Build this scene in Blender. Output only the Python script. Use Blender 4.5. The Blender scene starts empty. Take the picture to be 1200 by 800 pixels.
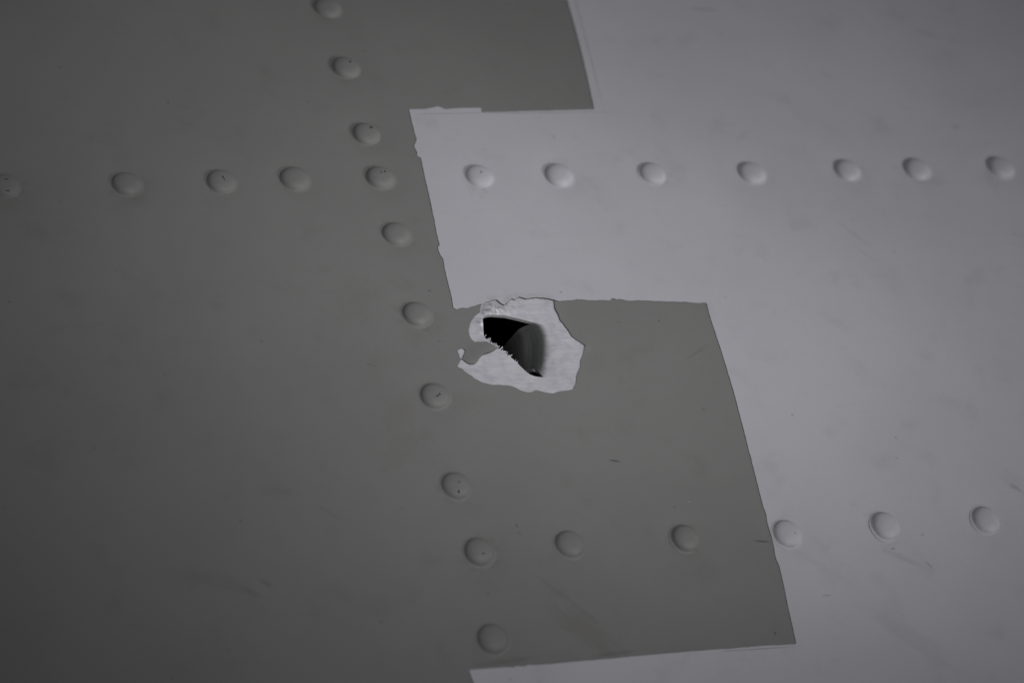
import bpy, math, random
import numpy as np
from mathutils import Vector, Matrix, noise
from mathutils.geometry import delaunay_2d_cdt

random.seed(7)
rng = np.random.default_rng(7)
SC = bpy.context.scene
COL = SC.collection
MM = 0.001
R = math.radians

# ------------------------------------------------------------------ camera
DIST, FPX, RAD = 470.0, 3762.7, 491.06          # millimetres, focal length in pixels of a 1200 px frame, skin radius
ANG = (-34.105, 20.253, 2.0625)
M = (Matrix.Rotation(R(ANG[2]), 3, 'Z') @ Matrix.Rotation(R(ANG[1]), 3, 'Y') @ Matrix.Rotation(R(ANG[0]), 3, 'X'))
A = Matrix(((1, 0, 0), (0, 0, -1), (0, 1, 0)))  # camera axes to world axes
ROT = A @ M                                     # skin axes (along, across, outward) to world

cam = bpy.data.cameras.new('camera')
cam.sensor_width = 36.0
cam.lens = FPX * 36.0 / 1200.0
cam.clip_start = 0.02
cam.clip_end = 50.0
cam.dof.use_dof = True
cam.dof.focus_distance = 0.470
cam.dof.aperture_fstop = 18.0
co = bpy.data.objects.new('camera', cam)
COL.objects.link(co)
co.location = (0, -DIST * MM, 0)
co.rotation_euler = (R(90), 0, 0)
SC.camera = co

# ------------------------------------------------------------------ light
w = bpy.data.worlds.new('World')
SC.world = w
w.use_nodes = True
bg = w.node_tree.nodes['Background']
bg.inputs[0].default_value = (0.95, 0.96, 1.0, 1)
bg.inputs[1].default_value = 0.165
SC.view_settings.view_transform = 'Standard'
SC.view_settings.look = 'None'
SC.view_settings.gamma = 1
SC.view_settings.exposure = 0
SC.view_settings.use_curve_mapping = False


def lamp(name, local_dir, dist, energy, radius, cone, blend, aim=(2, 3, 0), col=(1, 1, 1)):
    """a soft spot lamp, placed in the skin's own axes (along, across, outward)"""
    l = bpy.data.lights.new(name, 'SPOT')
    l.energy = energy
    l.shadow_soft_size = radius
    l.spot_size = R(cone)
    l.spot_blend = blend
    l.color = col
    o = bpy.data.objects.new(name, l)
    COL.objects.link(o)
    tgt = ROT @ Vector(aim) * MM
    d = (ROT @ Vector(local_dir)).normalized()
    o.location = tgt + d * dist
    o.rotation_euler = d.to_track_quat('Z', 'Y').to_euler()
    return o


lamp('key_lamp', (0.62, -0.70, 0.60), 0.60, 6.1, 0.035, 19.2, 1.0, (34, 48, 0), (1, 0.985, 0.975))  # unseen lamp, cone shaped so its falloff stands in for lens vignetting
lamp('fill_lamp', (0.42, -0.42, 1.0), 0.60, 6.7, 0.042, 15.0, 1.0, (-10, 0, 0), (0.985, 0.985, 1.0))  # unseen fill added for broad light, its cone also imitating lens falloff


# ------------------------------------------------------------------ the curved skin
Mi = M.transposed()


def at(x, y):
    """where the sight line of a pixel meets the skin: (along, across) in millimetres of arc"""
    d = Vector(((x - 600) / FPX, (400 - y) / FPX, -1.0)).normalized()
    o = Mi @ Vector((0, 0, DIST))
    l = Mi @ d
    k = 1 / RAD
    a = k / 2 * (l[1] ** 2 + l[2] ** 2)
    b = k * (o[1] * l[1] + o[2] * l[2]) + l[2]
    c = k / 2 * (o[1] ** 2 + o[2] ** 2) + o[2]
    t = 2 * c / (-b + math.sqrt(b * b - 4 * a * c))
    q = o + l * t
    return (q[0], RAD * math.atan2(k * q[1], 1 + k * q[2]))


def P(u, s, h):
    """skin coordinates to the thing's local metres"""
    th = s / RAD
    r = RAD + h
    return Vector((u * MM, r * math.sin(th) * MM, (r * math.cos(th) - RAD) * MM))


def frame(u, s):
    th = s / RAD
    return Vector((1, 0, 0)), Vector((0, math.cos(th), -math.sin(th))), Vector((0, math.sin(th), math.cos(th)))


def pts(l):
    return [at(x, y) for x, y in l]


TOP = [(7, 217), (148, 214), (259, 212), (345, 208.5), (445, 207), (561, 206), (654, 205), (764, 203), (880, 202.5), (992, 199.5), (1074, 198.5), (1172, 196)]
COLM = [(383, 9), (405, 79), (429, 156), (464, 273), (488, 367), (509, 463), (534, 568), (577, 747)]
BOT = [(561, 645), (667, 636), (803, 629), (922, 624), (1037, 615), (1155, 608)]
RIV = [at(x + .3, y + 1.5) for x, y in TOP + COLM + BOT]
RPX = TOP + COLM + BOT
RA = np.array(RIV)

LIGHT_EDGE = [(664, 0), (672, 28), (680, 58), (688, 92), (696, 129), (660, 130), (620, 131), (585, 132), (564, 132.5), (563.5, 127.5),
    (540, 127.5), (522, 129), (517, 127), (512, 125.5), (507, 127), (500, 128.5), (479, 129), (482, 142), (485, 155), (488, 164), (485, 172), (489, 180), (488, 183),
    (493, 186), (495, 196), (500, 218), (506, 245), (511, 272), (515, 288), (513, 290), (513.5, 294), (516, 300), (519, 304), (522, 320), (525, 333), (528, 345),
    (531, 361)]
LIGHT_MID = [(531, 361.5), (535, 363.5), (538, 362), (543, 361.5), (547, 362), (552, 360), (557, 359), (561, 357.5), (563, 356.5)]
METAL_TOP = [(563, 358.5), (566, 356.5), (569, 354.5), (572, 354.5), (577, 352.5), (582, 352.5), (584, 354.5), (588, 357.5), (590.5, 358.5), (592, 356.5), (594, 355.5), (597, 352), (599, 350.8),
    (603, 352), (606, 349.8), (608, 348.8), (611, 349.5), (616, 351), (622, 350), (628, 349.5), (637, 350), (643, 351), (649, 352.5)]
LIGHT_PATCH = [(655, 353.5), (668, 352.5), (680, 351.5), (690, 352.5), (700, 352.5), (714, 352.8), (716.5, 350.5), (719, 350.2), (721, 351.5), (727, 351.2), (733, 352.8), (755, 353), (780, 354.2), (800, 354.5), (815, 355.8), (824, 355.5), (827.5, 356),
    (831, 370), (846, 416), (858, 455), (870, 500), (884, 555), (894, 594), (897.5, 602), (899, 612), (903, 626), (907, 642), (909, 655), (913, 664), (914.5, 671), (918, 686),
    (925, 720), (932.5, 754)]
LIGHT_BOT = [(931, 755), (905, 756), (880, 757.8), (840, 761), (800, 764), (760, 767.5), (700, 773), (650, 777.5), (630, 779), (618, 779), (616, 780.5), (604, 780.5), (601, 782), (592, 781.5), (580, 782.5), (549, 785), (552, 793), (556, 803), (567, 840)]
LOBE_LEFT = [(563, 366), (559, 368.5), (556, 371), (552.5, 376), (550.5, 381), (549, 388), (550, 393), (552, 397.5), (556, 401.5), (560, 401), (564, 401.2), (570, 400.5)]
PENINSULA = [(583, 408), (581, 409.5), (578, 411.5), (573, 414), (568, 415.5), (564.5, 417), (562, 420), (560, 423), (557.5, 426), (555, 427.2), (550, 427.2), (546.5, 425.5), (543.5, 423), (540.8, 421)]
LOBE_MAIN = [(539.5, 422), (536, 429.5), (538, 431), (541, 432), (545, 436), (549, 438.5), (553, 441), (556, 443.8), (560, 445.5), (565, 448.5), (570, 449.5), (578, 451.3), (584, 451), (590, 451.8), (597, 452), (602, 453.5),
    (606, 455.5), (611, 458), (616, 459.5), (622, 459.8), (628, 457.2), (634, 458.2), (640, 459.8), (648, 461), (653, 459.3), (658, 458.3), (666, 457.5), (671.5, 456), (674, 451), (675.2, 446), (675, 441), (677, 436), (680, 430),
    (680, 424), (682, 418), (684, 412), (686, 405.5), (681, 402), (676, 399), (670, 394.5), (667, 389), (663, 384), (660, 379.5), (656, 375), (654.5, 370), (652.5, 366), (650, 361), (649.5, 356)]
CHIP = [(536, 411), (538.5, 409), (541, 408.6), (544, 409.8), (545.3, 412.2), (544.5, 415), (543, 417.5), (542.6, 420), (538.6, 420.3), (538, 416.5), (536.8, 413.8)]
HOLE_TOP = [(565.8, 372.2), (568, 370.8), (572, 370), (577, 369.4), (583, 369.4), (590, 369.8), (597, 370.6), (603, 371.6), (609, 372.8), (615, 374.2), (620, 375.4), (625, 376.8), (631, 378.6)]
HINGE = [(634.5, 381), (637.5, 386), (639.5, 392), (640.8, 400), (641, 408), (640.5, 416), (639.5, 424), (638.5, 431), (637.5, 437), (636.5, 441)]
HOLE_BOT = [(632, 440.6), (627, 439.8), (622, 438), (618, 435.3), (614, 431.8), (610, 428), (606, 424)]
HOLE_LEFT = [(567.8, 396), (566.8, 392), (566.2, 386), (565.7, 379), (565.5, 375)]


def jag(poly, amp, step=0.7, closed=False, fine=0.5):
    """resample a ragged edge: breaks of its own at two sizes between the given points"""
    out = []
    n = len(poly)
    for i in range(n if closed else n - 1):
        a = Vector(poly[i]); b = Vector(poly[(i + 1) % n])
        L = (b - a).length
        k = max(1, int(L / step))
        nrm = Vector((-(b - a)[1], (b - a)[0])) / max(L, 1e-6)
        for j in range(k):
            p = a.lerp(b, j / k)
            o = 0
            if j:
                o = amp * (noise.noise(Vector((p[0] * .9, p[1] * .9, 3.1))) + fine * noise.noise(Vector((p[0] * 3.3, p[1] * 3.3, 8.7))))
            out.append((p[0] + nrm[0] * o, p[1] + nrm[1] * o))
    if not closed:
        out.append(tuple(poly[-1]))
    return out


U0, U1, S0, S1 = -250.0, 280.0, -190.0, 200.0


def teeth(a, b, n):
    """saw-like torn teeth along the lower left lip of the hole"""
    a = Vector(a); b = Vector(b)
    d = (b - a)
    nr = Vector((-d[1], d[0])).normalized()
    out = []
    for i in range(n):
        t = (i + .15 + rng.uniform(-.25, .2)) / n
        t2 = (i + .65 + rng.uniform(-.15, .15)) / n
        p = a + d * t + nr * rng.uniform(-.10, .08)
        q = a + d * t2 + nr * (.04 + .42 * rng.random() ** 2) + d.normalized() * .12
        out += [tuple(p), tuple(q)]
    return out


hb = pts(HOLE_BOT)
hl = pts(HOLE_LEFT)
# the jagged lip runs from the end of HOLE_BOT up to the start of HOLE_LEFT
saw = [tuple(p) for p in reversed(teeth(hl[0], hb[-1], 19))]
hole = jag(pts(HOLE_TOP), .03, .3) + pts(HINGE) + jag(hb, .04, .25) + saw + hl
metal_top = jag(pts(METAL_TOP), .05, .3)
lobe_left = jag(pts(LOBE_LEFT), .03, .3)
penin = jag(pts(PENINSULA), .02, .25)
lobe_main = jag(pts(LOBE_MAIN), .07, .3)
chip = jag(pts(CHIP), .02, .25, True)
light_mid = jag(pts(LIGHT_MID), .09, .3)

light_poly = ([at(652, -50)] + jag(pts(LIGHT_EDGE[:5]), .05, .8) + jag(pts(LIGHT_EDGE[5:]), .07, .5) + light_mid + metal_top
    + jag(pts(LIGHT_PATCH[:17]), .08, .5) + jag(pts(LIGHT_PATCH[17:]), .06, .6) + jag(pts(LIGHT_BOT), .07, .6)
    + [(at(575, 860)[0], S0), (U1, S0), (U1, S1), (at(640, -120)[0], S1)])
# green paint: everything but the bared metal and the hole (it runs on under the pale coat)
peel = metal_top + list(reversed(lobe_main)) + list(reversed(penin))
# close the bared patch along the hole's lip (the peninsula reaches the lip) and round the left lobe
peel += pts([(577, 404.5), (573, 402.5)]) + list(reversed(lobe_left))

LIFT_LINE = np.array(pts([(581, 409), (573, 414), (564.5, 417), (560, 423), (555, 427), (550, 427), (544, 423)]))
PEEL_TOP = np.array(pts(METAL_TOP[4:]) )
PEEL_RIGHT = np.array(pts([(649.5, 356), (654.5, 370), (663, 384), (670, 394.5), (686, 405.5)]))


def seg_dist(p, line):
    best = 1e9
    for i in range(len(line) - 1):
        a, b = line[i], line[i + 1]
        d = b - a
        t = min(1, max(0, np.dot(p - a, d) / np.dot(d, d)))
        best = min(best, float(np.hypot(*(p - a - t * d))))
    return best


def base_h(u, s):
    """the sheet's own relief: dimples round the rivets and a slight unevenness between them"""
    h = 0.10 * noise.noise(Vector((u * .022, s * .022, 1.7))) + .018 * noise.noise(Vector((u * .09, s * .09, 5.2)))
    r = np.hypot(RA[:, 0] - u, RA[:, 1] - s)
    i = int(np.argmin(r))
    rr = r[i]
    if rr < 8:
        h -= (.055 + .03 * math.sin(i * 2.3)) * math.exp(-((rr - 2.6) / 1.5) ** 2)
        h -= .05 * math.exp(-(rr / 4.5) ** 2)
    return h


KNOB = [(at(574, 363), 1.15, .30), (at(586, 365), .9, .20), (at(569, 368), .7, .24), (at(598, 362), 1.3, .10), (at(564, 378), .55, .22), (at(564.5, 388), .5, .2)]


DISH = at(625, 410)


def dish(u, s):
    q = ((u - DISH[0]) / 2.5) ** 2 + ((s - DISH[1]) / 5.0) ** 2
    return .55 * math.exp(-q) if q < 9 else 0


def metal_h(u, s):
    h = base_h(u, s)
    for (c, rad, a) in KNOB:
        q = ((u - c[0]) ** 2 + (s - c[1]) ** 2) / rad ** 2
        if q < 6:
            h += a * math.exp(-q) * (1 + .6 * noise.noise(Vector((u * 2.2, s * 2.2, .3)))) + .05 * math.exp(-q) * noise.noise(Vector((u * 6, s * 6, 2.3)))
    # the sheet is pushed in towards the bent flap
    h -= dish(u, s)
    if abs(u - 1) < 13 and abs(s) < 11:         # hammered and uneven where it was struck
        h += .055 * noise.noise(Vector((u * .55, s * .55, 6.1))) + .022 * noise.noise(Vector((u * 1.5, s * 1.5, 9.4)))
    return h


GREEN_T, LIGHT_T = .10, .19


def lift_green(u, s):
    p = np.array((u, s))
    l = 0
    if abs(u - at(560, 415)[0]) < 5 and abs(s - at(560, 415)[1]) < 5:
        c = at(561, 412)
        m = math.exp(-(((u - c[0]) / 2.6) ** 4 + ((s - c[1]) / 2.6) ** 4))
        l += .30 * math.exp(-(seg_dist(p, LIFT_LINE) / 1.9) ** 2) * m
    if abs(u - at(665, 385)[0]) < 6 and abs(s - at(665, 385)[1]) < 7:
        l += .10 * math.exp(-(seg_dist(p, PEEL_RIGHT) / .6) ** 2)
    return l


def lift_light(u, s):
    if abs(u - at(605, 352)[0]) < 9 and abs(s - at(605, 352)[1]) < 3:
        return .14 * math.exp(-(seg_dist(np.array((u, s)), PEEL_TOP) / .5) ** 2)
    return 0


def green_h(u, s):
    return base_h(u, s) + GREEN_T + lift_green(u, s) - dish(u, s)


def light_h(u, s):
    return base_h(u, s) + LIGHT_T + lift_light(u, s) - dish(u, s)


def inside(poly, q):
    poly = np.asarray(poly)
    x, y = q[:, 0], q[:, 1]
    c = np.zeros(len(q), bool)
    j = len(poly) - 1
    for i in range(len(poly)):
        xi, yi = poly[i]; xj, yj = poly[j]
        if yi != yj:
            m = ((yi > y) != (yj > y)) & (x < (xj - xi) * (y - yi) / (yj - yi) + xi)
            c ^= m
        j = i
    return c


def grid_points():
    g = []
    for u in np.arange(U0 + 7, U1 - 3, 9.0):
        for s in np.arange(S0 + 7, S1 - 3, 9.0):
            if not (-84 < u < 112 and -66 < s < 84):
                g.append((u, s))
    for u in np.arange(-82, 110.1, 2.0):
        for s in np.arange(-64, 82.1, 2.0):
            if not (abs(u - 2) < 15 and abs(s - 0) < 12) and np.min(np.hypot(RA[:, 0] - u, RA[:, 1] - s)) > 6.2:
                g.append((u, s))
    for u in np.arange(-13, 17.01, .5):
        for s in np.arange(-12, 12.01, .5):
            if np.min(np.hypot(RA[:, 0] - u, RA[:, 1] - s)) > 6.2:
                g.append((u + .11, s + .07))
    for c in RA:
        for r in (0, .8, 1.6, 2.2, 2.8, 3.4, 4.0, 4.7, 5.6):
            n = max(1, int(r * 6.3 / .8))
            for k in range(n):
                q = (c[0] + r * math.cos(k * 6.2832 / n), c[1] + r * math.sin(k * 6.2832 / n))
                d = np.hypot(RA[:, 0] - q[0], RA[:, 1] - q[1])
                if d.min() > r - 1e-4:
                    g.append(q)
    return np.array(g)


GRID = grid_points()


def link(o, parent=None):
    COL.objects.link(o)
    if parent:
        o.parent = parent
    return o


def sheet(name, outer, holes, hf, mat, parent, wall_fn, wall_mat=None, grid=GRID):
    """a thin curved sheet: outline and cut-outs triangulated, lifted by hf, with a real edge of its own thickness"""
    loops = [outer] + holes
    vv, ee = [], []
    for lp in loops:
        b = len(vv)
        vv += [Vector(p) for p in lp]
        ee += [(b + i, b + (i + 1) % len(lp)) for i in range(len(lp))]
    keep = inside(outer, grid)
    for hp in holes:
        keep &= ~inside(hp, grid)
    g = grid[keep]
    B = np.array([tuple(p) for lp in loops for p in lp])
    ok = np.ones(len(g), bool)
    for p in B:
        ok &= (np.abs(g[:, 0] - p[0]) > .14) | (np.abs(g[:, 1] - p[1]) > .14)
    vv += [Vector(p) for p in g[ok]]
    r = delaunay_2d_cdt(vv, ee, [], 0, 1e-5)
    V, F = r[0], r[2]
    Q = np.array([tuple(v) for v in V])
    F = np.array([f for f in F if len(f) == 3])
    cen = Q[F].mean(1)
    k = inside(outer, cen)
    for hp in holes:
        k &= ~inside(hp, cen)
    F = F[k]
    a, b, c = Q[F[:, 0]], Q[F[:, 1]], Q[F[:, 2]]
    flip = ((b - a)[:, 0] * (c - a)[:, 1] - (b - a)[:, 1] * (c - a)[:, 0]) < 0
    F[flip] = F[flip][:, ::-1]
    used = np.unique(F)
    mp = -np.ones(len(Q), int); mp[used] = np.arange(len(used))
    F = mp[F]; Q = Q[used]
    co, nor = [], []
    for u, s in Q:
        h = hf(u, s)
        e = .06
        du = (hf(u + e, s) - hf(u - e, s)) / (2 * e)
        ds = (hf(u, s + e) - hf(u, s - e)) / (2 * e)
        co.append(P(u, s, h))
        x, y, n = frame(u, s)
        nor.append((n - x * du - y * ds).normalized())
    faces = [tuple(int(i) for i in f) for f in F]
    uv = [tuple(q) for q in Q]
    # edge wall: boundary edges are those used by one triangle
    cnt = {}
    for f in faces:
        for i in range(3):
            e = (f[i], f[(i + 1) % 3])
            cnt[e] = cnt.get(e, 0) + 1
    bnd = [e for e in cnt if (e[1], e[0]) not in cnt]
    wall, mpw = [], {}
    nv = len(co)
    for a_, b_ in bnd:
        ids = []
        for i in (a_, b_):
            if i not in mpw:
                u, s = uv[i]
                top = hf(u, s)
                mpw[i] = (nv, nv + 1)
                co.append(P(u, s, top)); co.append(P(u, s, wall_fn(u, s, top)))
                uv.append((u, s)); uv.append((u, s))
                nor.append(nor[i]); nor.append(nor[i])
                nv += 2
            ids.append(mpw[i])
        wall.append((ids[1][0], ids[0][0], ids[0][1], ids[1][1]))
    nt = len(faces)
    me = bpy.data.meshes.new(name)
    me.from_pydata([tuple(c) for c in co], [], faces + wall)
    l = me.uv_layers.new(name='skin_mm')
    vi = np.empty(len(me.loops), int); me.loops.foreach_get('vertex_index', vi)
    l.data.foreach_set('uv', np.array(uv, dtype=np.float32)[vi].ravel())
    me.polygons.foreach_set('use_smooth', np.arange(len(me.polygons)) < nt)
    cn = np.array([tuple(n) for n in nor])[vi]
    for p in list(me.polygons)[nt:]:
        for li in p.loop_indices:
            cn[li] = tuple(p.normal)
    me.normals_split_custom_set([tuple(x) for x in cn])
    me.materials.append(mat)
    if wall_mat:                                # the broken edge shows the dark undercoat
        me.materials.append(wall_mat)
        me.polygons.foreach_set('material_index', (np.arange(len(me.polygons)) >= nt).astype(np.int32))
    return link(bpy.data.objects.new(name, me), parent)


# ------------------------------------------------------------------ materials
class Nodes:
    def __init__(s, name):
        s.m = bpy.data.materials.new(name); s.m.use_nodes = True
        s.t = s.m.node_tree; s.b = s.t.nodes['Principled BSDF']

    def n(s, kind, **kw):
        x = s.t.nodes.new(kind)
        for k, v in kw.items():
            if k[0] == 'i' and k[1:].isdigit():
                s.put(x.inputs[int(k[1:])], v)
            else:
                setattr(x, k, v)
        return x

    def put(s, sock, v):
        if isinstance(v, bpy.types.NodeSocket):
            s.t.links.new(v, sock)
        else:
            sock.default_value = v

    def math(s, op, a, b=0.0, clamp=False):
        x = s.n('ShaderNodeMath', operation=op, use_clamp=clamp); s.put(x.inputs[0], a); s.put(x.inputs[1], b); return x.outputs[0]

    def uv(s):
        return s.n('ShaderNodeUVMap', uv_map='skin_mm').outputs[0]

    def obj(s):
        return s.n('ShaderNodeTexCoord').outputs['Object']

    def mapping(s, v, loc=(0, 0, 0), rot=0, sc=(1, 1, 1), kind='POINT'):
        x = s.n('ShaderNodeMapping', vector_type=kind)
        s.put(x.inputs[0], v)
        x.inputs['Location'].default_value = loc; x.inputs['Rotation'].default_value = (0, 0, rot); x.inputs['Scale'].default_value = sc
        return x.outputs[0]

    def noise(s, v, scale, detail=4, rough=.55, dist=0):
        x = s.n('ShaderNodeTexNoise'); s.put(x.inputs['Vector'], v)
        x.inputs['Scale'].default_value = scale; x.inputs['Detail'].default_value = detail
        x.inputs['Roughness'].default_value = rough; x.inputs['Distortion'].default_value = dist
        return x.outputs[0]

    def rng(s, v, a, b, c=0.0, d=1.0, smooth=True):
        x = s.n('ShaderNodeMapRange', interpolation_type='SMOOTHSTEP' if smooth else 'LINEAR')
        s.put(x.inputs[0], v)
        for i, q in zip((1, 2, 3, 4), (a, b, c, d)):
            x.inputs[i].default_value = q
        return x.outputs[0]

    def mix(s, f, a, b, blend='MIX'):
        x = s.n('ShaderNodeMix', data_type='RGBA', blend_type=blend)
        s.put(x.inputs[0], f); s.put(x.inputs[6], a); s.put(x.inputs[7], b)
        return x.outputs[2]

    def bump(s, h, strength, dist):
        x = s.n('ShaderNodeBump'); x.inputs['Strength'].default_value = strength; x.inputs['Distance'].default_value = dist
        s.put(x.inputs['Height'], h)
        return x.outputs[0]


def paint(name, col, dirt, marks, scuff=1.0, on_skin=True):
    """old matt paint: slightly mottled, scuffed, with marks at their own places (skin millimetres)"""
    N = Nodes(name)
    v = N.uv() if on_skin else N.mapping(N.obj(), sc=(1000, 1000, 1000))
    big = N.noise(v, .03, 3)
    mid = N.noise(v, .16, 5, .6)
    fine = N.noise(v, 1.6, 4, .65)
    c = N.mix(N.rng(big, .3, .7), (*[x * .96 for x in col], 1), (*[x * 1.04 for x in col], 1))
    c = N.mix(N.math('MULTIPLY', N.rng(mid, .52, .78), .24 * scuff), c, (*dirt, 1))
    c = N.mix(N.math('MULTIPLY', N.rng(fine,   .35, .75), .10), c, (*[x * .8 for x in col], 1))
    grain = N.noise(v, 6.5, 2, .6)
    c = N.mix(N.math('MULTIPLY', N.rng(grain, .3, .75), .09), c, (*[x * .6 for x in col], 1))
    # short rubbed streaks in two directions
    for rot, off, k in ((R(38), 3.0, .17), (R(-24), 11.0, .11)):
        st = N.noise(N.mapping(v, (off, off, 0), rot, (.09, .9, 1)), 1.0, 4, .7)
        gate = N.rng(N.noise(N.mapping(v, (off * 3, 0, 0)), .045, 2), .5, .68)
        c = N.mix(N.math('MULTIPLY', N.math('MULTIPLY', N.rng(st, .56, .74), gate), k * scuff), c, (*dirt, 1))
    # specks
    sp = N.n('ShaderNodeTexVoronoi', feature='F1'); N.put(sp.inputs['Vector'], v); sp.inputs['Scale'].default_value = .16
    c = N.mix(N.math('MULTIPLY', N.rng(sp.outputs['Distance'], .02, .05, 1, 0), .35), c, (*[x * .35 for x in col], 1))
    for (x, y, ang, lu, ls, mc, k, ragged) in marks:
        k *= (.45 if mc == BROWN else .34 if lu > 5 else .5) if lu > 1.9 else .85
        ragged *= 1.5 if lu > 1.9 else 1
        cu, cs = at(x, y)
        mv = N.mapping(v, (cu, cs, 0), R(ang), (lu, ls, 1), 'TEXTURE')
        ln = N.n('ShaderNodeVectorMath', operation='LENGTH'); N.put(ln.inputs[0], mv)
        nz = N.noise(N.mapping(mv, (x * .13, y * .17, 0), 0, (1, 1, 1)), 2.2, 4, .7)
        d = N.math('ADD', ln.outputs['Value'], N.math('MULTIPLY', N.math('SUBTRACT', nz, .5), ragged * 2))
        c = N.mix(N.math('MULTIPLY', N.rng(d, .35, 1.0, 1, 0), k), c, (*mc, 1))
    if not on_skin:                             # grime caught where the head meets the sheet
        ln = N.n('ShaderNodeVectorMath', operation='LENGTH'); N.put(ln.inputs[0], N.mapping(v, sc=(1, 1, 0)))
        gr = N.math('ADD', ln.outputs['Value'], N.math('MULTIPLY', N.math('SUBTRACT', fine, .5), .25))
        ring = N.math('MULTIPLY', N.math('MULTIPLY', N.rng(gr, 2.08, 2.26), N.rng(gr, 2.34, 2.52, 1, 0)), N.rng(N.noise(N.mapping(v, (4.0, 0, 0)), .35, 2), .38, .62))
        rnd = N.n('ShaderNodeObjectInfo').outputs['Random']
        c = N.mix(N.math('MULTIPLY', ring, N.rng(rnd, 0, 1, .10, .45, False)), c, (*dirt, 1))
    N.put(N.b.inputs['Base Color'], c)
    N.put(N.b.inputs['Roughness'], N.rng(mid, .3, .7, .50, .62))
    N.b.inputs['Specular IOR Level'].default_value = .35
    hgt = N.math('ADD', N.noise(v, 3.2, 3, .6), N.math('MULTIPLY', N.noise(v, .5, 2), 1.5))
    N.put(N.b.inputs['Normal'], N.bump(hgt, .35, .00004))
    return N.m


GREEN = (.1915, .191, .186)
LIGHT = (.455, .449, .484)
G_DIRT = (.118, .113, .105)
L_DIRT = (.26, .25, .27)
BROWN = (.146, .134, .110)
DARK = (.035, .033, .033)
# pixel place, turn, half lengths in mm, colour, strength, raggedness
G_MARKS = [(720, 540, -12, 1.1, .22, DARK, .75, .5), (605, 616, -60, .35, .2, DARK, .6, .4), (609, 625, -40, .35, .15, DARK, .5, .4),
    (893, 634, -8, 1.7, .22, DARK, .65, .4), (818, 412, 30, 3.2, .35, (.10, .10, .10), .45, .5), (255, 680, -22, 5.5, 1.6, (.14, .14, .136), .8, .9), (292, 692, -32, 2.0, .5, (.08, .08, .08), .55, .6),
    (312, 683, -35, 1.4, .4, (.09, .09, .09), .5, .6), (418, 350, 60, 5.5, 3.5, BROWN, .30, .9), (470, 485, 50, 5, 3, BROWN, .34, .9), (465, 530, 40, 5.5, 2.6, BROWN, .36, .9), (440, 430, 60, 5, 2, BROWN, .25, .9),
    (685, 738, -45, 7.5, 2.6, (.13, .117, .103), .85, .8), (665, 702, -45, 8.5, .5, (.11, .10, .09), .6, .6), (720, 765.5, 3, 4.5, .4, (.10, .095, .085), .8, .7), (590, 775, 3, 6, .5, (.11, .10, .085), 1.0, .7),
    (908, 742, 70, .35, .22, DARK, .7, .4), (197, 121, 0, .22, .2, DARK, .8, .3), (11, 354, 0, .3, .22, DARK, .6, .3), (282, 610, 0, .25, .2, DARK, .6, .3), (325, 575, -10, 3.5, 1.2, (.12, .12, .115), .4, .9),
    (385, 600, -35, 3.2, .5, (.12, .12, .115), .4, .7), (772, 376, 0, .22, .2, DARK, .6, .3), (725, 378, 0, .4, .3, (.12, .12, .12), .6, .3), (697, 424, 60, 2.4, 1.6, (.15, .135, .12), .3, .8), (808, 588, 0, .22, .18, (.36, .36, .35), .7, .3),
    (503, 341, 0, .4, .2, DARK, .5, .3), (435, 428, -25, 1.2, .18, (.09, .09, .085), .4, .4), (540, 470, 0, 5, 2, BROWN, .2, .9), (7, 240, 0, 4, 1.5, BROWN, .3, .8), (395, 70, 0, 3, 2, BROWN, .25, .8)]
L_MARKS = [(1000, 275, -50, 4.0, .45, (.27, .26, .28), .45, .7), (1015, 300, -50, 3.0, .3, (.27, .26, .28), .4, .6), (1047, 296, 0, .25, .2, (.1, .1, .1), .6, .3), (657, 343, 0, .28, .2, (.1, .1, .1), .6, .3), (822, 12, -4, 3.5, .7, (.25, .24, .25), .5, .8),
    (1085, 40, -30, 3.2, .8, (.27, .26, .27), .5, .8), (1060, 655, -30, 4.5, .7, (.26, .25, .27), .5, .8), (1088, 662, -60, 1.0, .25, (.2, .2, .21), .5, .6), (1060, 740, -35, 9, 1.6, (.29, .28, .30), .45, .8), (1085, 765, -38, 8, .8, (.27, .26, .28), .45, .8),
    (1046, 643, 0, .5, .3, (.2, .18, .19), .6, .5), (968, 698, 0, .9, .25, (.25, .24, .25), .5, .7), (1190, 572, -40, 1.6, .5, (.22, .21, .22), .5, .8), (928, 487, -60, .35, .25, (.2, .2, .2), .5, .3), (1090, 213, 0, 3.4, 1.2, (.28, .27, .28), .45, .9), (655, 190, 0, 2.2, 1.2, (.33, .32, .34), .5, .9),
    (1050, 537, 0, .25, .2, (.15, .15, .15), .5, .3), (870, 160, 40, 2.4, .7, (.33, .32, .34), .5, .8), (1120, 150, 0, 1.2, .8, (.3, .3, .3), .4, .8), (965, 665, -38, 8, 1.0, (.33, .32, .34), .45, .8)]

PALE = {(561, 206), (654, 205), (764, 203), (880, 202.5), (992, 199.5), (1074, 198.5), (1172, 196), (922, 624), (1037, 615), (1155, 608)}
for i, p in enumerate(RPX):
    if p in PALE:
        L_MARKS.append((p[0] + 3 * math.sin(i), p[1] + 4, 20 * i, 3.6 + math.sin(i * 1.7) * .6, 2.7, (.31, .30, .315), .45 + .25 * math.sin(i * 2.9), .9))
    else:
        G_MARKS.append((p[0] + 3 * math.sin(i), p[1] + 4, 20 * i, 3.7 + math.sin(i * 1.7) * .8, 2.8, (.138, .129, .110), .55 + .3 * math.sin(i * 2.9), .9))

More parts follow.
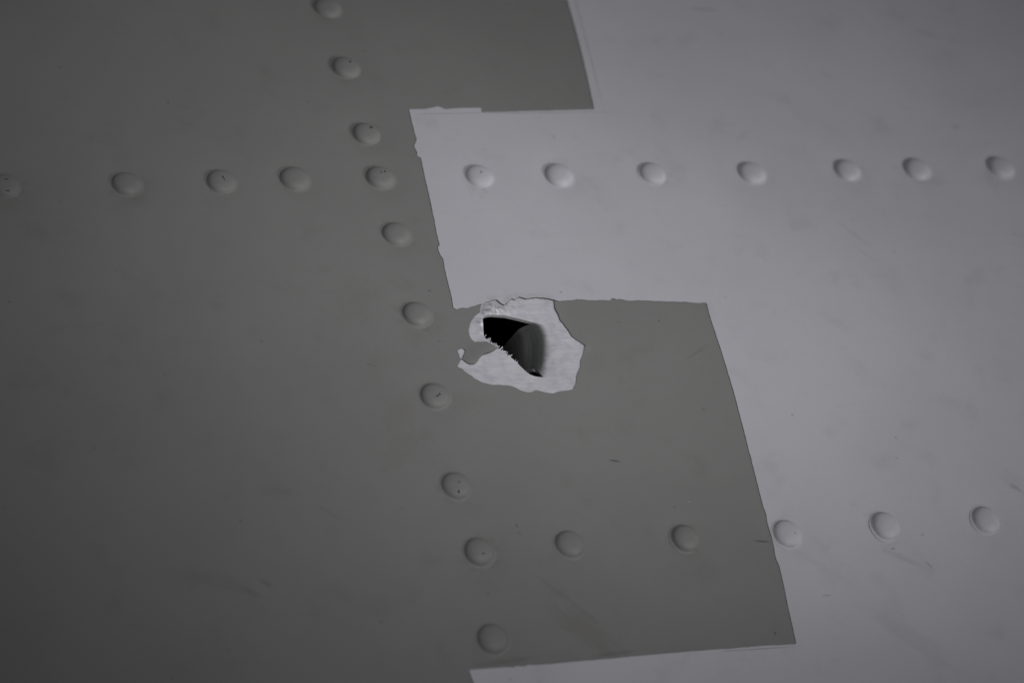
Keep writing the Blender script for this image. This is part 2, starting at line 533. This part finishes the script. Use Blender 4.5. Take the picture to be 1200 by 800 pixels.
m_green = paint('grey_green_paint', GREEN, G_DIRT, G_MARKS)
m_light = paint('pale_grey_paint', LIGHT, L_DIRT, L_MARKS)
m_green_r = paint('grey_green_rivet_paint', GREEN, G_DIRT, [], 1.5, False)
m_light_r = paint('pale_grey_rivet_paint', LIGHT, L_DIRT, [], 1.3, False)


def metal(name, flap=False):
    N = Nodes(name)
    v = N.uv()
    st = N.noise(N.mapping(v, (0, 0, 0), R(3), (.10, 2.6, 1)), 1.6, 6, .7)
    st2 = N.noise(N.mapping(v, (7, 2, 0), R(-4), (.35, 5.0, 1)), 1.5, 4, .7)
    cl = N.noise(v, .5, 5, .6)
    c = N.mix(N.rng(st, .35, .7), (.56, .55, .59, 1), (.68, .67, .71, 1))
    c = N.mix(N.math('MULTIPLY', N.rng(st2, .55, .75), .6), c, (.36, .355, .385, 1))
    c = N.mix(N.math('MULTIPLY', N.rng(cl, .42, .70), .45), c, (.40, .39, .455, 1))
    cu, cs = at(579, 362)
    mv = N.mapping(v, (cu, cs, 0), 0, (2.2, 1.1, 1), 'TEXTURE')
    ln = N.n('ShaderNodeVectorMath', operation='LENGTH'); N.put(ln.inputs[0], mv)
    sm = N.noise(v, 2.6, 5, .7)
    k = N.math('MULTIPLY', N.rng(ln.outputs['Value'], .4, 1.1, 1, 0), N.rng(sm, .42, .6))
    c = N.mix(N.math('MULTIPLY', k, .75), c, (.33, .33, .318, 1))
    if flap:                                    # shade and dark reflection painted into the colour, with arcs along its bend
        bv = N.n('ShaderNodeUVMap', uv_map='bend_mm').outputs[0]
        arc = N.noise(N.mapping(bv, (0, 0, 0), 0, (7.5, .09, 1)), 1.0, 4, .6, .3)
        flap_shade = N.mix(N.rng(arc, .35, .7), (.062, .065, .062, 1), (.095, .098, .095, 1))
        flap_shade = N.mix(N.math('MULTIPLY', N.rng(cl, .4, .7), .4), flap_shade, (.05, .053, .048, 1))
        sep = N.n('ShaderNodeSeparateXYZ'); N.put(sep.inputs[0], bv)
        flap_shade = N.mix(N.rng(sep.outputs[0], 1.6, 5.0), flap_shade, N.mix(N.rng(arc, .35, .7), (.36, .37, .35, 1), (.50, .51, .48, 1)))  # paler towards the tip, to offset the deep shade in the hole
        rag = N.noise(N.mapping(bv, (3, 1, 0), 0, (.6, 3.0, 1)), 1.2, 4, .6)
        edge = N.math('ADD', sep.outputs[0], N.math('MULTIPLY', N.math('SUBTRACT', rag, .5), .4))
        c = N.mix(N.rng(edge, -.7, .7), c, flap_shade)
    N.put(N.b.inputs['Base Color'], c)
    N.b.inputs['Metallic'].default_value = .30
    N.put(N.b.inputs['Roughness'], N.rng(st2, .3, .7, .40, .58))
    h = N.math('ADD', st, N.math('MULTIPLY', st2, .8))
    N.put(N.b.inputs['Normal'], N.bump(h, .30, .00006))
    return N.m


m_metal = metal('sanded_aluminium')


m_flap = metal('shaded_aluminium', True)


def plain(name, col, rough=.7, metallic=0.0, other=None):
    N = Nodes(name)
    nz = N.noise(N.mapping(N.obj(), sc=(1000, 1000, 1000)), .3, 4)
    c = N.mix(nz, (*[x * .75 for x in col], 1), (*[x * 1.2 for x in col], 1))
    if other:
        c = N.mix(N.rng(N.noise(N.mapping(N.obj(), (5, 2, 0), 0, (1000, 1000, 1000)), .22, 4, .7), .46, .60), c, (*other, 1))
    N.put(N.b.inputs['Base Color'], c)
    N.b.inputs['Roughness'].default_value = rough
    N.b.inputs['Metallic'].default_value = metallic
    return N.m


m_dark = plain('dark_interior', (.012, .012, .012), .9)
m_under = plain('dark_undercoat', (.055, .053, .05), .8, 0.0, (.20, .197, .195))
m_line = plain('tape_line_grey', (.16, .157, .165), .8)
m_chip = plain('dark_chip', (.03, .028, .026), .8)
m_burr = plain('torn_aluminium', (.60, .59, .62), .45, .3)

# ------------------------------------------------------------------ the thing
root = bpy.data.objects.new('aircraft_skin', None)
COL.objects.link(root)
root.rotation_euler = ROT.to_euler()
root['label'] = 'riveted aircraft skin in grey-green and pale grey paint with a torn hole'
root['category'] = 'aircraft skin'

rect = [(U0, S0), (U1, S0), (U1, S1), (U0, S1)]


def dens(poly, step):
    out = []
    for i in range(len(poly)):
        a = Vector(poly[i]); b = Vector(poly[(i + 1) % len(poly)])
        k = max(1, int((b - a).length / step))
        out += [tuple(a.lerp(b, j / k)) for j in range(k)]
    return out


rect = dens(rect, 9.0)


def dens_long(poly):
    out = []
    for i in range(len(poly)):
        a = Vector(poly[i]); b = Vector(poly[(i + 1) % len(poly)])
        L = (b - a).length
        k = max(1, int(L / 9.0)) if L > 12 else 1
        out += [tuple(a.lerp(b, j / k)) for j in range(k)]
    return out


light_poly = dens_long(light_poly)

SHEET_T = .60
sheet('metal_sheet', rect, [hole], metal_h, m_metal, root, lambda u, s, t: t - SHEET_T, m_burr)


def green_wall(u, s, t):
    return base_h(u, s) - dish(u, s) - .09


def light_wall(u, s, t):
    return base_h(u, s) - dish(u, s) + GREEN_T - .03


g = sheet('grey_green_paint', rect, [peel, chip], green_h, m_green, root, green_wall, m_under)
g['label'] = 'grey-green coat peeled back round the torn hole'
l = sheet('pale_grey_paint', light_poly, [], light_h, m_light, root, light_wall, m_under)
l['label'] = 'pale grey coat with square masked corners'

# --- rivets
PROFILE = [(2.75, -.04), (2.65, .0), (2.5, .010), (2.38, .034), (2.28, .095), (2.18, .24), (2.05, .41), (1.85, .57), (1.55, .70), (1.17, .79), (.76, .845), (.37, .87), (0, .88)]


def rivet_mesh(name, mat, seed):
    n = 40
    rr = np.random.default_rng(seed)
    ph = rr.uniform(0, 6.28, 3)
    verts, faces = [], []
    for (r, h) in PROFILE[:-1]:
        for k in range(n):
            a = 2 * math.pi * k / n
            wob = 1 + .012 * math.sin(2 * a + ph[0]) + .010 * math.sin(3 * a + ph[1])
            hh = h + (.02 * math.sin(a + ph[2]) * (h > .3))
            verts.append((r * wob * math.cos(a) * MM, r * wob * math.sin(a) * MM, hh * MM))
    verts.append((0, 0, PROFILE[-1][1] * MM))
    m = len(PROFILE) - 1
    for j in range(m - 1):
        for k in range(n):
            faces.append((j * n + k, j * n + (k + 1) % n, (j + 1) * n + (k + 1) % n, (j + 1) * n + k))
    for k in range(n):
        faces.append(((m - 1) * n + k, (m - 1) * n + (k + 1) % n, m * n))
    me = bpy.data.meshes.new(name)
    me.from_pydata(verts, [], faces)
    me.polygons.foreach_set('use_smooth', [True] * len(faces))
    me.materials.append(mat)
    return me


def dome_h(r):
    for (r1, h1), (r0, h0) in zip(PROFILE[:-1], PROFILE[1:]):
        if r0 <= r <= r1:
            return h0 + (h1 - h0) * (r - r0) / max(r1 - r0, 1e-6)
    return 0


def chip_mesh(blobs):
    """little flecks of missing paint lying on a rivet's dome"""
    verts, faces = [], []
    for (cx, cy, a, b, rot) in blobs:
        n = 9
        i0 = len(verts)
        ring = []
        for k in range(n):
            t = 2 * math.pi * k / n
            q = rng.uniform(.6, 1.2)
            x = a * q * math.cos(t); y = b * q * math.sin(t)
            X = cx + x * math.cos(rot) - y * math.sin(rot); Y = cy + x * math.sin(rot) + y * math.cos(rot)
            ring.append((X * MM, Y * MM, (dome_h(math.hypot(X, Y)) + .035) * MM))
        low = [(x, y, z - .05 * MM) for x, y, z in ring]
        verts += ring + low
        faces.append(tuple(range(i0, i0 + n)))
        faces += [(i0 + (k + 1) % n, i0 + k, i0 + n + k, i0 + n + (k + 1) % n) for k in range(n)]
    me = bpy.data.meshes.new('paint_chip')
    me.from_pydata(verts, [], faces)
    me.materials.append(m_chip)
    return me


variants = {'g': [rivet_mesh('rivet', m_green_r, s) for s in (1, 2, 3)], 'l': [rivet_mesh('rivet', m_light_r, s) for s in (4, 5, 6)]}
pale = {(561, 206), (654, 205), (764, 203), (880, 202.5), (992, 199.5), (1074, 198.5), (1172, 196), (922, 624), (1037, 615), (1155, 608)}
CHIPS = {(259, 212): [(.15, .25, .13, .26, .2), (.3, -.2, .1, .14, 0)], (509, 463): [(.15, -.45, .36, .15, .2), (.55, -.15, .14, .17, .6), (-.35, -.6, .1, .07, 0)], (561, 206): [(.2, .35, .16, .08, -.8), (.15, .05, .12, .08, .9)],
    (405, 79): [(.65, .55, .2, .22, 0)], (429, 156): [(.75, .75, .35, .2, .3)], (445, 207): [(.75, .55, .15, .16, 0), (.1, .35, .1, .2, 0)], (534, 568): [(.25, .2, .22, .09, -.2), (-.1, -1.4, .16, .26, .2)],
    (7, 217): [(.0, .7, .34, .10, .1), (-.1, -1.5, .36, .09, -.2)], (561, 645): [(.25, -.7, .14, .12, 0)], (922, 624): [(.9, -.3, .1, .1, 0), (.35, 2.1, .14, .08, 0), (-.3, 2.2, .12, .07, .3), (-1.3, 1.7, .14, .07, .7), (-1.8, 1.2, .1, .06, .9)]}
for i, ((px, py), (u, s)) in enumerate(zip(RPX, RIV)):
    me = variants['l' if (px, py) in pale else 'g'][i % 3]
    o = link(bpy.data.objects.new('rivet', me), root)
    h = base_h(u + 2.9, s) + (LIGHT_T if (px, py) in pale else GREEN_T)
    o.location = P(u, s, h)
    o.rotation_euler = (-s / RAD + rng.uniform(-.02, .02), rng.uniform(-.02, .02), rng.uniform(0, .6) * (RPX[i] not in CHIPS))
    k = rng.uniform(.93, .99)
    o.scale = (k, k, k * rng.uniform(1.0, 1.12))
    if (px, py) in CHIPS:
        c = link(bpy.data.objects.new('paint_chip', chip_mesh(CHIPS[(px, py)])), o)
        o['label'] = ('pale grey' if (px, py) in pale else 'grey-green') + ' rivet head with chipped paint'

# --- the flap of sheet bent in at the hole's right side
hing = [at(*HOLE_TOP[-1])] + pts(HINGE)


def flap():
    nt, nr = 44, 42
    H = np.array(hing)
    cum = np.r_[0, np.cumsum(np.hypot(*np.diff(H, axis=0).T))]
    rho0, L, amax, lap = 3.5, 8.8, R(80), 1.3
    top, uv, uv2 = [], [], []
    for i in range(nt + 1):
        t = i / nt
        d = t * cum[-1]
        q = np.array([np.interp(d, cum, H[:, 0]), np.interp(d, cum, H[:, 1])])
        rho = rho0 * (.85 + .3 * math.sin(math.pi * t))
        a0 = math.atan((dish(q[0] - .1, q[1]) - dish(q[0] + .1, q[1])) / .2)   # the sheet's own slope at the bend
        h0 = metal_h(q[0], q[1]) + .012
        for j in range(nr + 1):
            r = -lap + (L + lap) * (j / nr)
            rp = max(r, 0)
            a = min(a0 + rp / rho, amax)
            back = max(0, rp - rho * (amax - a0))
            x = rho * (math.sin(a) - math.sin(a0)) + back * math.cos(amax) + min(r, 0)
            z = rho * (math.cos(a0) - math.cos(a)) + back * math.sin(amax)
            pull = (t - .5) * 2
            if pull > 0:                         # the lower free edge springs clear of the lip at once
                ds = 2.0 * (1 - math.exp(-rp / .55)) * pull ** 4
            else:
                ds = -pull * .55 * rp / L * abs(pull) ** 2.5
            wob = (.05 * noise.noise(Vector((r * .5, t * 4, 2.0))) + .02 * noise.noise(Vector((r * 2.2, t * 9, 5.0)))) * min(1, rp)
            u, s = q[0] - x, q[1] + ds + .05 * x
            hs = base_h(q[0], q[1]) - dish(q[0], q[1]) + .012    # the hammered unevenness dies out along the bend
            hh = (metal_h(u, s) + .012) if r < 0 else hs + (h0 - hs) * math.exp(-rp / .9) - z + wob
            top.append(P(u, s, hh))
            uv.append((q[0] - r, s)); uv2.append((r, t * 8))
    st = nr + 1
    V = [tuple(p) for p in top]
    F = []
    for i in range(nt):
        for j in range(nr):
            F.append((i * st + j, i * st + j + 1, (i + 1) * st + j + 1, (i + 1) * st + j))
    up = (top[1] - top[0]).cross(top[st] - top[0])[2] > 0      # first face turns outward?
    if not up:
        F = [f[::-1] for f in F]
    nb = len(V)
    T = .40 * MM
    for i in range(nt + 1):
        for j in range(st):
            e1 = top[min(nt, i + 1) * st + j] - top[max(0, i - 1) * st + j]
            e2 = top[i * st + min(nr, j + 1)] - top[i * st + max(0, j - 1)]
            n = e2.cross(e1).normalized() * (1 if up else -1)
            V.append(tuple(top[i * st + j] - n * T))
    F += [tuple(nb + k for k in f[::-1]) for f in F]
    ntop = len(F)

    def rim(ids):
        b = len(V)
        for k in ids:
            V.append(V[k]); V.append(V[nb + k])
        for k in range(len(ids) - 1):
            F.append((b + 2 * k, b + 2 * k + 1, b + 2 * k + 3, b + 2 * k + 2))

    rim([j for j in range(st)])
    rim([nt * st + j for j in range(st - 1, -1, -1)])
    rim([i * st + nr for i in range(nt + 1)])
    me = bpy.data.meshes.new('bent_flap')
    me.from_pydata(V, [], F)
    full = uv + uv
    full2 = uv2 + uv2
    for ids in ([j for j in range(st)], [nt * st + j for j in range(st - 1, -1, -1)], [i * st + nr for i in range(nt + 1)]):
        for k in ids:
            full += [uv[k], uv[k]]; full2 += [uv2[k], uv2[k]]
    for nm, src in (('skin_mm', full), ('bend_mm', full2)):
        l_ = me.uv_layers.new(name=nm)
        for lp in me.loops:
            l_.data[lp.index].uv = src[lp.vertex_index]
    me.polygons.foreach_set('use_smooth', [k < ntop for k in range(len(F))])
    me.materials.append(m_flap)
    o = link(bpy.data.objects.new('bent_flap', me), root)
    o['label'] = 'flap of sheet bent into the hole, shade painted into its colour'
    return o


flap()

# --- torn burrs along the lower left lip (too small to single out)
def burrs():
    verts, faces = [], []
    a = Vector(at(567, 394)); b = Vector(at(605, 422.5))
    d = (b - a); dn = d.normalized(); nr_ = Vector((-dn[1], dn[0]))
    for i in range(26):
        if rng.random() < .3:
            continue
        t = (i + rng.uniform(-.6, .6)) / 25
        p = a + d * t + nr_ * rng.uniform(-.28, .12)
        ln = .25 + .7 * rng.random() ** 1.8; wd = rng.uniform(.035, .085)
        ax = (nr_ * rng.uniform(.7, 1.0) + dn * rng.uniform(-.3, 1.3)).normalized()
        sd = Vector((-ax[1], ax[0]))
        h = metal_h(p[0], p[1])
        up = rng.uniform(.08, .34)
        i0 = len(verts)
        e0 = p - ax * ln * .5; e1 = p + ax * ln * .5
        for (q, hh) in ((e0 - sd * wd, h - .02), (e0 + sd * wd, h - .02), (e1 + sd * wd * .4, h + up), (e1 - sd * wd * .4, h + up * .8),
                        (e0 - sd * wd, h - .3), (e0 + sd * wd, h - .3), (e1 + sd * wd * .4, h - .1), (e1 - sd * wd * .4, h - .1)):
            verts.append(tuple(P(q[0], q[1], hh)))
        faces += [tuple(i0 + k for k in f) for f in ((0, 3, 2, 1), (4, 5, 6, 7), (0, 1, 5, 4), (1, 2, 6, 5), (2, 3, 7, 6), (3, 0, 4, 7))]
    me = bpy.data.meshes.new('torn_burrs')
    me.from_pydata(verts, [], faces)
    me.materials.append(m_burr)
    o = link(bpy.data.objects.new('torn_burrs', me), root)
    o['kind'] = 'stuff'


burrs()


# --- thin dark lines left by masking tape
def ridge(path, wd, ht, mat, hf, taper=True):
    P2 = jag(pts(path), .02, .5)
    verts, faces = [], []
    n = len(P2)
    for i, p in enumerate(P2):
        q0 = Vector(P2[max(0, i - 1)]); q1 = Vector(P2[min(n - 1, i + 1)])
        t = (q1 - q0).normalized(); nr_ = Vector((-t[1], t[0]))
        k = 1.0
        if taper:
            k = min(1, (n - 1 - i) / (n * .35)) * min(1, .4 + i / (n * .1))
        k *= .75 + .5 * (noise.noise(Vector((p[0] * .6, p[1] * .6, 0))) * .5 + .5)
        for o_, h in ((-1, -.05), (-.25, 1), (.25, 1), (1, -.05)):
            v = Vector(p) + nr_ * o_ * wd * max(k, .3)
            verts.append(tuple(P(v[0], v[1], hf(v[0], v[1]) + (ht * k if h > 0 else -.03))))
    for i in range(n - 1):
        for j in range(3):
            faces.append((i * 4 + j, i * 4 + 4 + j, i * 4 + 5 + j, i * 4 + 1 + j))
    me = bpy.data.meshes.new('tape_line')
    me.from_pydata(verts, [], faces)
    me.update()
    if sum(p.normal[2] for p in me.polygons) < 0:
        me.flip_normals()
    uvl = me.uv_layers.new(name='skin_mm')
    for lp in me.loops:
        x, y, z = verts[lp.vertex_index]
        uvl.data[lp.index].uv = (x / MM, y / MM)
    me.polygons.foreach_set('use_smooth', [True] * len(faces))
    me.materials.append(mat)
    link(bpy.data.objects.new('tape_line', me), root)


ridge([(488, 134.6), (520, 134), (563, 133.4), (610, 133.2), (660, 132.6), (700, 132.2), (752, 134.5)], .075, .012, m_line, light_h)
ridge([(672, -6), (681, 28), (690, 62), (699, 98), (705, 122), (712, 148)], .07, .012, m_line, light_h)
ridge([(846, 763), (880, 761), (910, 759), (940, 757.8)], .075, .012, m_line, light_h)


# --- the dark inside of the aircraft behind the skin
def interior():
    verts, faces = [], []
    ss = np.linspace(S0, S1, 24)
    for s in ss:
        for (u, h) in ((U0, -.7), (U0, -70), (U1, -70), (U1, -.7)):
            verts.append(tuple(P(u, s, h)))
    for i in range(len(ss) - 1):
        for j in range(3):
            faces.append((i * 4 + j, i * 4 + j + 1, i * 4 + 5 + j, i * 4 + 4 + j))
    faces.append((0, 1, 2, 3)); k = (len(ss) - 1) * 4
    faces.append((k + 3, k + 2, k + 1, k))
    me = bpy.data.meshes.new('inner_shell')
    me.from_pydata(verts, [], faces)
    me.materials.append(m_dark)
    link(bpy.data.objects.new('inner_shell', me), root)


interior()
